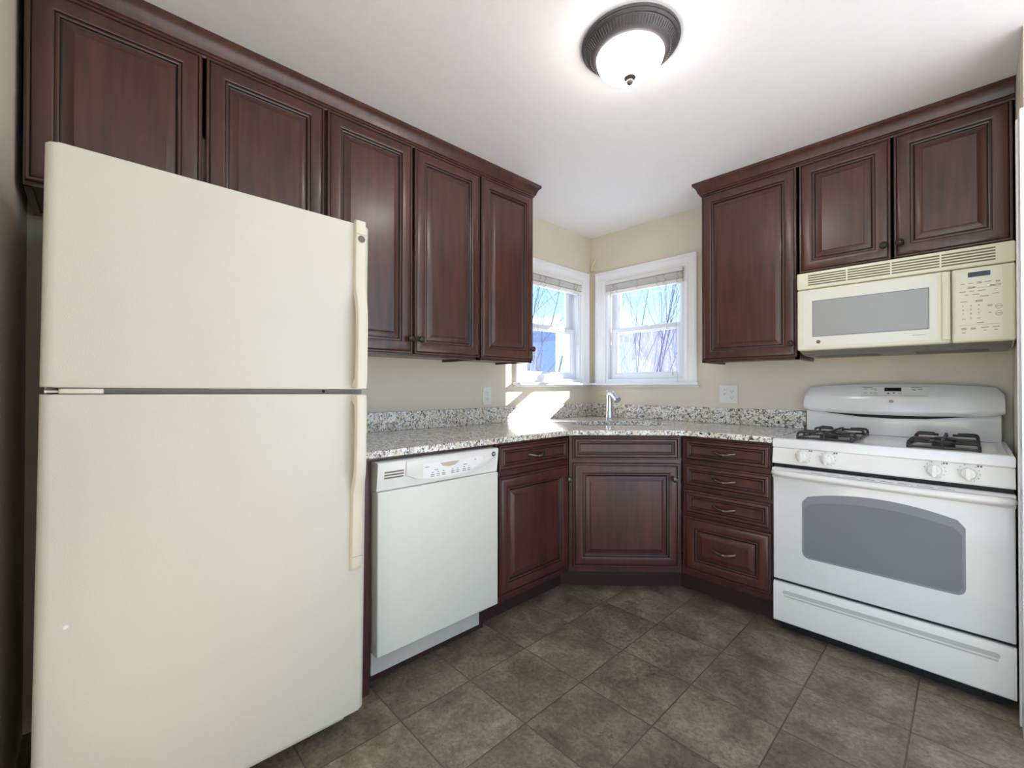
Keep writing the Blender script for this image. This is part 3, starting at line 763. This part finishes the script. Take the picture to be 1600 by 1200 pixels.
for x, z, w, r in ((.585, 1.572, .010, 1), (.608, 1.574, .014, 1), (.632, 1.575, .014, 2), (.655, 1.574, .018, 1), (.682, 1.573, .012, 2), (.610, 1.558, .020, 2), (.675, 1.558, .030, 2),
                   (.585, 1.541, .018, 1), (.611, 1.541, .014, 1), (.638, 1.541, .020, 1), (.675, 1.540, .012, 1), (.596, 1.527, .012, 1), (.622, 1.527, .020, 1), (.645, 1.517, .024, 1), (.675, 1.524, .016, 1),
                   (.588, 1.500, .018, 1), (.631, 1.502, .020, 2), (.660, 1.480, .013, 2), (.660, 1.450, .009, 1), (.634, 1.412, .020, 1),
                   (.588, 1.392, .014, 2), (.615, 1.392, .014, 2), (.647, 1.392, .020, 1), (.676, 1.392, .018, 1), (.588, 1.374, .010, 1), (.647, 1.380, .008, 1), (.676, 1.380, .008, 1)):
    dash(bm, x, z, w, rows=r)
box(bm, .575, .69, -.4028, -.4022, 1.4035, 1.4040); box(bm, .598, .66, -.4028, -.4022, 1.5525, 1.5530)
for i, s in enumerate('123456789'):
    text(bm, s, .586+(i % 3)*.022, -.4026, 1.482-(i//3)*.016, .010)
text(bm, '0', .608, -.4026, 1.432, .010); dash(bm, .588, 1.430, .012); dash(bm, .630, 1.430, .010)
for z in (1.472, 1.444):
    lathe(bm, [(.0095, -.4021), (.0095, -.4027), (.0085, -.4027), (.0085, -.4021)], (.684, 0, z), 'y', 20); dash(bm, .684, z, .012)
obj('key_markings', bm, MARK, c, 0)

# ------------------------------------------------------------------ range
RW = .757
t = thing('gas_range', (1.5125, 0, 0), 0, 'white freestanding gas range in the right-hand corner', 'stove')
bm = BM(); box(bm, .004, RW-.004, -.595, -.06, .055, .868); obj('body', bm, RNG, t, 0)
bm = BM(); box(bm, .02, RW-.02, -.58, -.08, 0.0, .054)
obj('plinth', bm, BLACK, t, 0)
# cooktop: raised rim pan
bm = BM()
def rring(ix, z): return [bm.verts.new(q) for q in ((ix, -.640+ix, z), (RW-ix, -.640+ix, z), (RW-ix, -.055-ix*.2, z), (ix, -.055-ix*.2, z))]
def rings_to(bm, R):
    for A, C in zip(R, R[1:]):
        for k in range(4): bm.faces.new((A[k], A[(k+1) % 4], C[(k+1) % 4], C[k]))
    bm.faces.new(R[0][::-1]); bm.faces.new(R[-1])
R = [rring(.006, .866), rring(0, .872), rring(0, .902), rring(.003, .909), rring(.010, .912), rring(.020, .912), rring(.030, .906), rring(.045, .905)]
rings_to(bm, R)
cook = obj('cooktop', bm, RNG, t, 40)
# burners, grates
def grate(x0, x1, y0, y1, z=.905):
    bm = BM(); hz = z+.034; r = .0055
    mx, my = (x0+x1)/2, (y0+y1)/2
    def leg(x, y, dx, dy):
        tube(bm, smoothpath([(x+dx*.012, y+dy*.012, z+.003), (x+dx*.004, y+dy*.004, hz-.008), (x-dx*.006, y-dy*.006, hz)], 3), r, 6)
    # outer frame low rail
    tube(bm, [(x0, y0, z+.008), (x1, y0, z+.008), (x1, y1, z+.008), (x0, y1, z+.008), (x0, y0, z+.008)], .0052, 6)
    tube(bm, [(x0, my, z+.008), (x1, my, z+.008)], .0052, 6)
    # raised fingers over both burners
    for cy in ((y0+my)/2, (my+y1)/2):
        for (ax, ay) in ((1, 0), (-1, 0), (0, 1), (0, -1)):
            ex = mx+ax*(x1-x0)/2; ey = cy+ay*(y1-y0)/4
            tube(bm, smoothpath([(ex, ey, z+.008), (ex-ax*.004, ey-ay*.004, hz-.006), (ex-ax*.018, ey-ay*.018, hz), (mx+ax*.022, cy+ay*.022, hz)], 4), r, 6)
    for sx, xx in ((1, x0), (-1, x1)):
        for yy in (y0, my, y1):
            tube(bm, [(xx, yy, z+.001), (xx, yy, z+.012)], .0055, 6)
            if yy != my: tube(bm, smoothpath([(xx, yy, z+.008), (xx+sx*.003, yy, hz-.006), (xx+sx*.02, yy+(.02 if yy == y0 else -.02), hz), (xx+sx*.062, yy+(.045 if yy == y0 else -.045), hz)], 4), r, 6)
    return obj('burner_grate', bm, IRON, t, 50)
gx = ((.082, .286), (.470, .672))
for a, b in gx:
    grate(a, b, -.555, -.115)
    for cy in (-.445, -.225):
        bm = BM(); mx = (a+b)/2
        lathe(bm, [(.0001, .9045), (.080, .9045), (.082, .907), (.070, .9055), (.045, .906), (.0001, .906)], (mx, cy, 0), 'z', 32)
        bo = obj('burner', bm, PAN, t, 40)
        bm = lathe(BM(), [(.0001, .906), (.034, .906), (.036, .913), (.033, .919), (.038, .920), (.038, .926), (.030, .929), (.0001, .930)], (mx, cy, 0), 'z', 28)
        obj('burner_cap', bm, IRON, bo, 40)
# control panel
bm = BM(); prism(bm, [(-.598, .866), (-.634, .866), (-.637, .862), (-.650, .800), (-.648, .795), (-.598, .795)], YZ, .001, RW-.001)
cp = obj('knob_panel', bm, RNGP, t, 30)
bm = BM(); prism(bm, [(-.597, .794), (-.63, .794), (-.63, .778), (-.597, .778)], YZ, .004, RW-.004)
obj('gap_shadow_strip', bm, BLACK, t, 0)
def rknob(x, z):
    y = -.650+(z-.800)*.21+.0
    bm = lathe(BM(), [(.0001, 0), (.026, 0), (.0265, -.003), (.0265, -.007), (.022, -.009), (.021, -.020), (.018, -.024), (.0001, -.025)], (x, y, z), 'y', 28)
    prism(bm, rrect(x-.0065, x+.0065, z-.022, z+.022, .005), XZ, y-.012, y-.038, bev=.003)
    o = obj('burner_knob', bm, RNGP, cp, 40)
    for k in range(9):
        a = math.radians(-60+k*28); bm = BM(); q = (x+.030*math.cos(a), z+.030*math.sin(a)-.0)
        if k in (5, ): continue
        box(bm, q[0]-.0012, q[0]+.0012, y-.0012+(q[1]-z)*.21, y+.002+(q[1]-z)*.21, q[1]-.0012, q[1]+.0012)
        obj('dial_tick', bm, MARK, cp, 0)
    yy = lambda zz: -.650+(zz-.800)*.21
    zz = z+.024
    for o_ in (.022, .030): obj('burner_symbol', B(x+o_, x+o_+.005, yy(zz)-.0008, yy(zz)+.002, zz, zz+.006), MARK, cp, 0)
    return o
for x in (.122, .214, .553, .642): rknob(x, .836)
# oven door
bm = B(.001, RW-.001, -.640, -.596, .252, .776, .006, 3)
od = obj('oven_door', bm, RNG, t)
bm = BM(); prism(bm, [(-.597, .775), (-.648, .773), (-.652, .765), (-.650, .735), (-.643, .726), (-.597, .726)], YZ, .0005, RW-.0005)
obj('door_top_trim', bm, RNGP, od, 30)
bm = BM()
for k in range(8): box(bm, .155+k*.058, .155+k*.058+.046, -.6506, -.645, .7655, .769)
obj('door_vents', bm, BLACK, od, 0)
P = smoothpath([(.012, -.652, .752), (.022, -.668, .753), (.06, -.683, .754), (.2, -.694, .754), (.378, -.698, .754), (.556, -.694, .754), (.697, -.683, .754), (.735, -.668, .753), (.745, -.652, .752)], 5)
obj('door_handle', tube(BM(), P, .0145, 14, (1.15, 1)), RNGP, od, 60)
# arched window
x0, x1, z0, z1, r = .118, .634, .378, .650, .028
pts = []
for cx_, cz_, a0 in ((x0+r, z0+r, 180), (x1-r, z0+r, 270)):
    for k in range(6):
        a = math.radians(a0+90*k/5); pts.append((cx_+r*math.cos(a), cz_+r*math.sin(a)))
for k in range(25):
    s = k/24; x = x1-(x1-x0)*s; u = 2*s-1; pts.append((x, z1+.041*(1-u*u)-.020*max(0, (abs(u)-.93)/.07)**2))
bm = BM(); prism(bm, pts, XZ, -.639, -.6412)
obj('oven_window', bm, OVG, od, 0)
bm = BM()
ip = [(x0+(px-x0)*.965+.009, z0+(pz-z0)*.86+.008) for px, pz in pts]
prism(bm, ip, XZ, -.6405, -.6416)
obj('inner_window', bm, mat('inner_oven_glass', srgb(122, 124, 129), .5, noise=.03, nscale=5), od, 0)
# storage drawer
bm = BM(); prism(bm, [(-.597, .238), (-.630, .238), (-.636, .234), (-.640, .222), (-.640, .060), (-.636, .055), (-.597, .055)], YZ, .001, RW-.001)
dr = obj('storage_drawer', bm, RNGP, t, 30)
bm = BM(); prism(bm, rrect(.040, RW-.040, .186, .205, .009), XZ, -.6385, -.6412)
obj('grip_recess', bm, mat('recess_grey_white', srgb(196, 195, 190), .5, noise=.02), dr, 0)
bm = BM(); prism(bm, [(-.641, .186), (-.646, .190), (-.646, .184), (-.641, .176)], YZ, .045, RW-.045)
obj('grip_lip', bm, RNGP, dr, 30)
obj('drawer_gap', B(.004, RW-.004, -.62, -.597, .2385, .2515), BLACK, t, 0)
# backguard
bm = BM(); box(bm, .014, RW-.014, -.085, -.020, .905, 1.036, .008)
obj('backguard_riser', bm, RNG, t)
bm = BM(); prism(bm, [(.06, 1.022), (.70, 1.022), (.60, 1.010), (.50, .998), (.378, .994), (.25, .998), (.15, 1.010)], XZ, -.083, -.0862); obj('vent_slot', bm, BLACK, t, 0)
bm = BM(); n = 28; R = []
def sec(s):
    x = .004+(RW-.008)*s; u = 2*s-1; tz = 1.150+.020*(1-u*u) - .028*max(0, (abs(u)-.93)/.07)**2; bz = 1.024-.012*(1-u*u)+.010*max(0, (abs(u)-.95)/.05)**2
    o = .030*(1-u*u); yb = -.020; yt = -.062-o*.3; ym = -.100-o*.8
    return [(x, yb, bz), (x, yb, tz-.006), (x, yb-.008, tz), (x, yt+.01, tz), (x, yt-.002, tz-.004), (x, (yt+ym)/2-.003, (tz*1.2+bz*.8)/2), (x, ym, bz+.022), (x, ym+.002, bz+.010), (x, ym+.010, bz)]
R = [[bm.verts.new(q) for q in sec(k/n)] for k in range(n+1)]
for A, C in zip(R, R[1:]):
    for k in range(len(A)): bm.faces.new((A[k], A[(k+1) % len(A)], C[(k+1) % len(A)], C[k]))
bm.faces.new(R[0]); bm.faces.new(R[-1][::-1])
bg_ = obj('backguard', bm, RNG, t, 50)
# control pad follows the curved face
def surf(x, z):
    s_ = (x-.004)/(RW-.008); P_ = sec(s_); a, b, c_ = P_[4], P_[5], P_[6]
    p, q = (a, b) if z > b[2] else (b, c_)
    k = (z-p[2])/(q[2]-p[2]); return p[1]+(q[1]-p[1])*k
def conform(bm):
    for v in bm.verts: v.co.y += surf(v.co.x, v.co.z)
    return bm
XC = RW/2+.004
bm = BM()
for a in range(8):
    xa = XC-.126+a*.0315; box(bm, xa, xa+.0315, -.0008, .001, 1.108, 1.155)
obj('clock_panel', conform(bm), mat('white_clock_panel', srgb(224, 223, 219), .25, noise=.01), bg_, 0)
bm = BM(); box(bm, XC-.034, XC+.030, -.0022, .001, 1.131, 1.150)
obj('display', conform(bm), DISP, bg_, 0)
bm = BM()
for x, z, w in ((-.100, 1.149, .040), (-.108, 1.142, .014), (-.080, 1.142, .012), (-.108, 1.122, .012), (-.085, 1.122, .010), (.085, 1.149, .040), (.075, 1.141, .014), (.098, 1.141, .018), (.078, 1.135, .010)):
    box(bm, XC+x-w/2, XC+x+w/2, -.0014, 0, z-.0011, z+.0011)
for x, up_ in ((-.018, 1), (.003, -1)):
    prism(bm, [(XC+x-.007, 1.122-.004*up_), (XC+x+.007, 1.122-.004*up_), (XC+x, 1.122+.004*up_)], XZ, -.0014, 0)
lathe(bm, [(.0055, -.0002), (.0055, -.0014), (.0040, -.0014), (.0040, -.0002)], (XC+.026, 0, 1.122), 'y', 16)
lathe(bm, [(.0055, -.0002), (.0055, -.0014), (.0040, -.0014), (.0040, -.0002)], (XC-.068, 0, 1.140), 'y', 16)
lathe(bm, [(.0055, -.0002), (.0055, -.0014), (.0040, -.0014), (.0040, -.0002)], (XC-.068, 0, 1.122), 'y', 16)
for a in ((-.126, .126, 1.1075, 1.1085), (-.126, .126, 1.1545, 1.1555)):
    for k in range(8):
        xa = XC+a[0]+k*.0315; box(bm, xa, xa+.0315, -.0014, 0, a[2], a[3])
obj('pad_markings', conform(bm), MARK, bg_, 0)
badge(XC-.006, surf(XC-.006, 1.080)-.0004, 1.080, .009, bg_, MARK, PEWTER)

# ------------------------------------------------------------------ ceiling light
t = thing('ceiling_light', (1.329, -1.596, H), 0, 'flush round ceiling light with bronze ring and lit frosted glass bowl', 'ceiling light')
bm = lathe(BM(), [(.0001, 0), (.169, 0), (.171, -.004), (.169, -.010), (.166, -.011), (.165, -.014), (.160, -.018), (.155, -.018), (.152, -.022), (.148, -.026), (.140, -.037), (.128, -.046), (.116, -.050), (.110, -.046), (.0001, -.046)], (0, 0, 0), 'z', 72)
base = obj('bronze_ring', bm, GUN, t, 25)
bm = BM()
for k in range(90):
    a = 2*PI*k/90; ca, sa = math.cos(a), math.sin(a)
    tube(bm, [(.1535*ca, .1535*sa, -.0205), (.1375*ca, .1375*sa, -.0400)], .0022, 5)
obj('ribbed_band', bm, GUN, base, 50)
Bp = [(.1145, -.046)]+[(.1165*math.cos(math.radians(a))**.9, -.050-.072*math.sin(math.radians(a))) for a in range(0, 86, 6)]+[(.008, -.1225), (.0001, -.1226)]
obj('glass_bowl', lathe(BM(), Bp, (0, 0, 0), 'z', 48), BOWL, t, 60)
obj('finial', lathe(BM(), [(.0001, -.1215), (.020, -.1215), (.021, -.125), (.016, -.128), (.010, -.130), (.012, -.134), (.0125, -.139), (.009, -.145), (.004, -.149), (.0001, -.150)], (0, 0, 0), 'z', 24), GUN, t, 50)

# ------------------------------------------------------------------ outlets
def outlet(loc, rz, w, h, label, mt, gangs, horizontal=False):
    """plate centred on loc, facing local -Y"""
    t = thing('wall_outlet', loc, rz, label, 'outlet')
    obj('cover_plate', B(-w/2, w/2, -.006, -.0005, -h/2, h/2, .003, 2), mt, t)
    for k, kind in enumerate(gangs):
        x = (k-(len(gangs)-1)/2)*.046
        if kind == 'switch':
            bm = B(x-.006, x+.006, -.0075, -.0055, -.012, .012, .001); prism(bm, [(-.007, -.004), (-.018, .004), (-.017, .010), (-.007, .006)], YZ, x-.004, x+.004)
            obj('toggle_switch', bm, mt, t, 0)
        else:
            bm = BM(); S1 = []
            for s in (-1, 1):
                if horizontal: prism(bm, rrect(x+s*.020-.014, x+s*.020+.014, -.016, .016, .009), XZ, -.0058, -.0082)
                else: prism(bm, rrect(x-.016, x+.016, s*.020-.014, s*.020+.014, .009), XZ, -.0058, -.0082)
            r = obj('socket_face', bm, mt, t, 30); bm = BM()
            for s in (-1, 1):
                ox, oz = (x+s*.020, 0) if horizontal else (x, s*.020)
                for d in (-.006, .006):
                    if horizontal: box(bm, ox-.004+.002, ox+.004+.002, -.0085, -.008, d-.001, d+.001)
                    else: box(bm, ox+d-.001, ox+d+.001, -.0085, -.008, oz-.002, oz+.006)
                lathe(bm, [(.0001, -.008), (.0022, -.008), (.0022, -.0085), (.0001, -.0085)], (ox-(.008 if horizontal else 0), 0, oz-(0 if horizontal else .008)), 'y', 10)
            obj('socket_slots', bm, BLACK, r, 0)
    bm = BM()
    for x in [(k-(len(gangs)-1)/2)*.046 for k in range(len(gangs))]:
        for z in ((0, ) if gangs[0] != 'switch' or horizontal else (0, )):
            lathe(bm, [(.0001, -.0058), (.0028, -.0058), (.0024, -.0072), (.0001, -.0074)], (x, 0, z if not gangs[0] == 'switch' else .030), 'y', 10)
    obj('screw', bm, PEWTER, t)
    return t
outlet((0, -1.133, 1.0935), LEFT, .071, .117, 'white single outlet on the left wall above the dishwasher', PLATE, ['outlet'])
outlet((1.081, 0, 1.104), 0, .114, .117, 'white double plate with switch and outlet left of the stove', PLATE, ['switch', 'outlet'])
outlet((.128, 0, 1.078), 0, .114, .072, 'beige sideways outlet in the corner behind the faucet', BPLATE, ['outlet'], True)

# loose wire at the corner above the windows
bm = tube(BM(), smoothpath([(.016, -.001, 2.100), (.018, -.020, 2.104), (.030, -.030, 2.125), (.040, -.030, 2.150), (.044, -.028, 2.172), (.058, -.030, 2.190), (.060, -.034, 2.180), (.050, -.034, 2.160)], 5), .006, 8)
tag(obj('loose_cable', bm, CREAMW, None, 60), 'short loose cream cable poking from the wall corner between the windows', 'cable')

# ------------------------------------------------------------------ outdoors
GRND = mat('pale_winter_ground', srgb(214, 212, 214), .9, noise=.12, nscale=3)
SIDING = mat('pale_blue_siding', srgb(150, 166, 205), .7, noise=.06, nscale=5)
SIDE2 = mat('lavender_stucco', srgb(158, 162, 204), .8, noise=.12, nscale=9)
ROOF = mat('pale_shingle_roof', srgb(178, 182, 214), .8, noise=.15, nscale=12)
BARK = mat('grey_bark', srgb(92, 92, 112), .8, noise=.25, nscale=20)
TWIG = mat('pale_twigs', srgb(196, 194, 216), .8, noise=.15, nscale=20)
struct('ground', B(-40, 30, -30, 45, -.7, -.6), GRND, label='pale winter ground outside the windows')
def sidewall(x0, x1, y0, y1, z0, z1, n, mt, parent):
    bm = BM(); h = (z1-z0)/n
    for k in range(n):
        prism(bm, [(y0-.02, z0+k*h), (y0, z0+(k+1)*h), (y1, z0+(k+1)*h), (y1, z0+k*h)], YZ, x0, x1)
    return obj('siding_wall', bm, mt, parent, 0)
t = thing('neighbour_house', (-15.0, 11.5, -.6), math.radians(42), 'pale blue sided house beyond the left-hand window', 'house')
sidewall(-6.2, 3.6, 0, 6, 0, 4.6, 26, SIDING, t)
bm = BM(); prism(bm, [(-.5, 4.45), (3.0, 5.6), (6.5, 4.45), (6.5, 4.58), (3.0, 5.73), (-.5, 4.58)], YZ, -6.5, 3.9)
obj('roof', bm, ROOF, t, 0)
f = obj('window', B(-1.5, -.3, -.05, 0, 1.1, 2.2), TRIM, t, 0); obj('pane', B(-1.42, -.38, -.06, -.049, 1.18, 2.12), OVG, f, 0)
t = thing('garden_garage', (-4.2, 13.0, -.6), math.radians(22), 'low lavender garage wall behind shrubs beyond the right-hand window', 'garage')
sidewall(-4.6, 4.5, 0, 4, 0, 3.9, 3, SIDE2, t)
bm = BM(); prism(bm, [(-.3, 3.85), (2.0, 4.2), (4.3, 3.85), (4.3, 3.95), (2.0, 4.30), (-.3, 3.95)], YZ, -4.8, 4.7)
obj('roof', bm, ROOF, t, 0)

def branch(bm, rnd, p, d, ln, r, lvl, spread, upb):
    n = 4; pts = [p.copy()]; rs = [r]
    for i in range(n):
        d = (d+Vector((rnd.uniform(-1, 1), rnd.uniform(-1, 1), rnd.uniform(-.6, 1)*.6+upb*.2))*.13).normalized()
        p = p+d*(ln/n); pts.append(p.copy()); rs.append(r*(1-(i+1)/n*.55))
    tube(bm, pts, rs, 5 if lvl < 2 else 4)
    return pts, d, rs
def tree(name, x, y, h, stems, label, cat, mt, spread, r0, lvls, seed, kids, group=None, upb=.6):
    rnd = random.Random(seed); t = thing(name, (x, y, -.6), 0, label, cat, group)
    bm = BM(); bt = BM()
    def grow(B_, p, d, ln, r, lvl):
        pts, dd, rs = branch(B_, rnd, p, d, ln, r, lvl, spread, upb)
        if lvl >= lvls: return
        for k in range(kids):
            i = rnd.randint(1, 4); a = rnd.uniform(0, 2*PI)
            nd = (dd+Vector((math.cos(a), math.sin(a), rnd.uniform(-.1, .6)))*spread).normalized()
            grow(bt, pts[i], nd, ln*rnd.uniform(.45, .7), rs[i]*.55, lvl+1)
    for s in range(stems):
        a = rnd.uniform(0, 2*PI); q = rnd.uniform(0, .5) if stems > 1 else 0
        grow(bm, Vector((math.cos(a)*q, math.sin(a)*q, 0)), Vector((math.cos(a)*.22*(stems > 1), math.sin(a)*.22*(stems > 1), 1)).normalized(), h*rnd.uniform(.8, 1), r0, 0)
    obj('trunk' if stems == 1 else 'stems', bm, mt, t, 60, recalc=False); obj('branches', bt, mt, t, 60, recalc=False)
    return t
tree('bare_tree', -2.35, 5.0, 4.6, 6, 'tall clump of thin bare upright saplings outside the right-hand window', 'tree', BARK, .38, .020, 2, 11, 6, upb=1.2)
tree('bare_tree', -5.9, 5.6, 3.3, 2, 'spreading bare tree with fine branches outside the left-hand window', 'tree', BARK, .8, .06, 4, 23, 5)
tree('bare_shrub', -4.5, 8.9, 3.1, 30, 'dense pale bare shrub in front of the lavender garage', 'shrub', TWIG, .7, .014, 2, 31, 10)
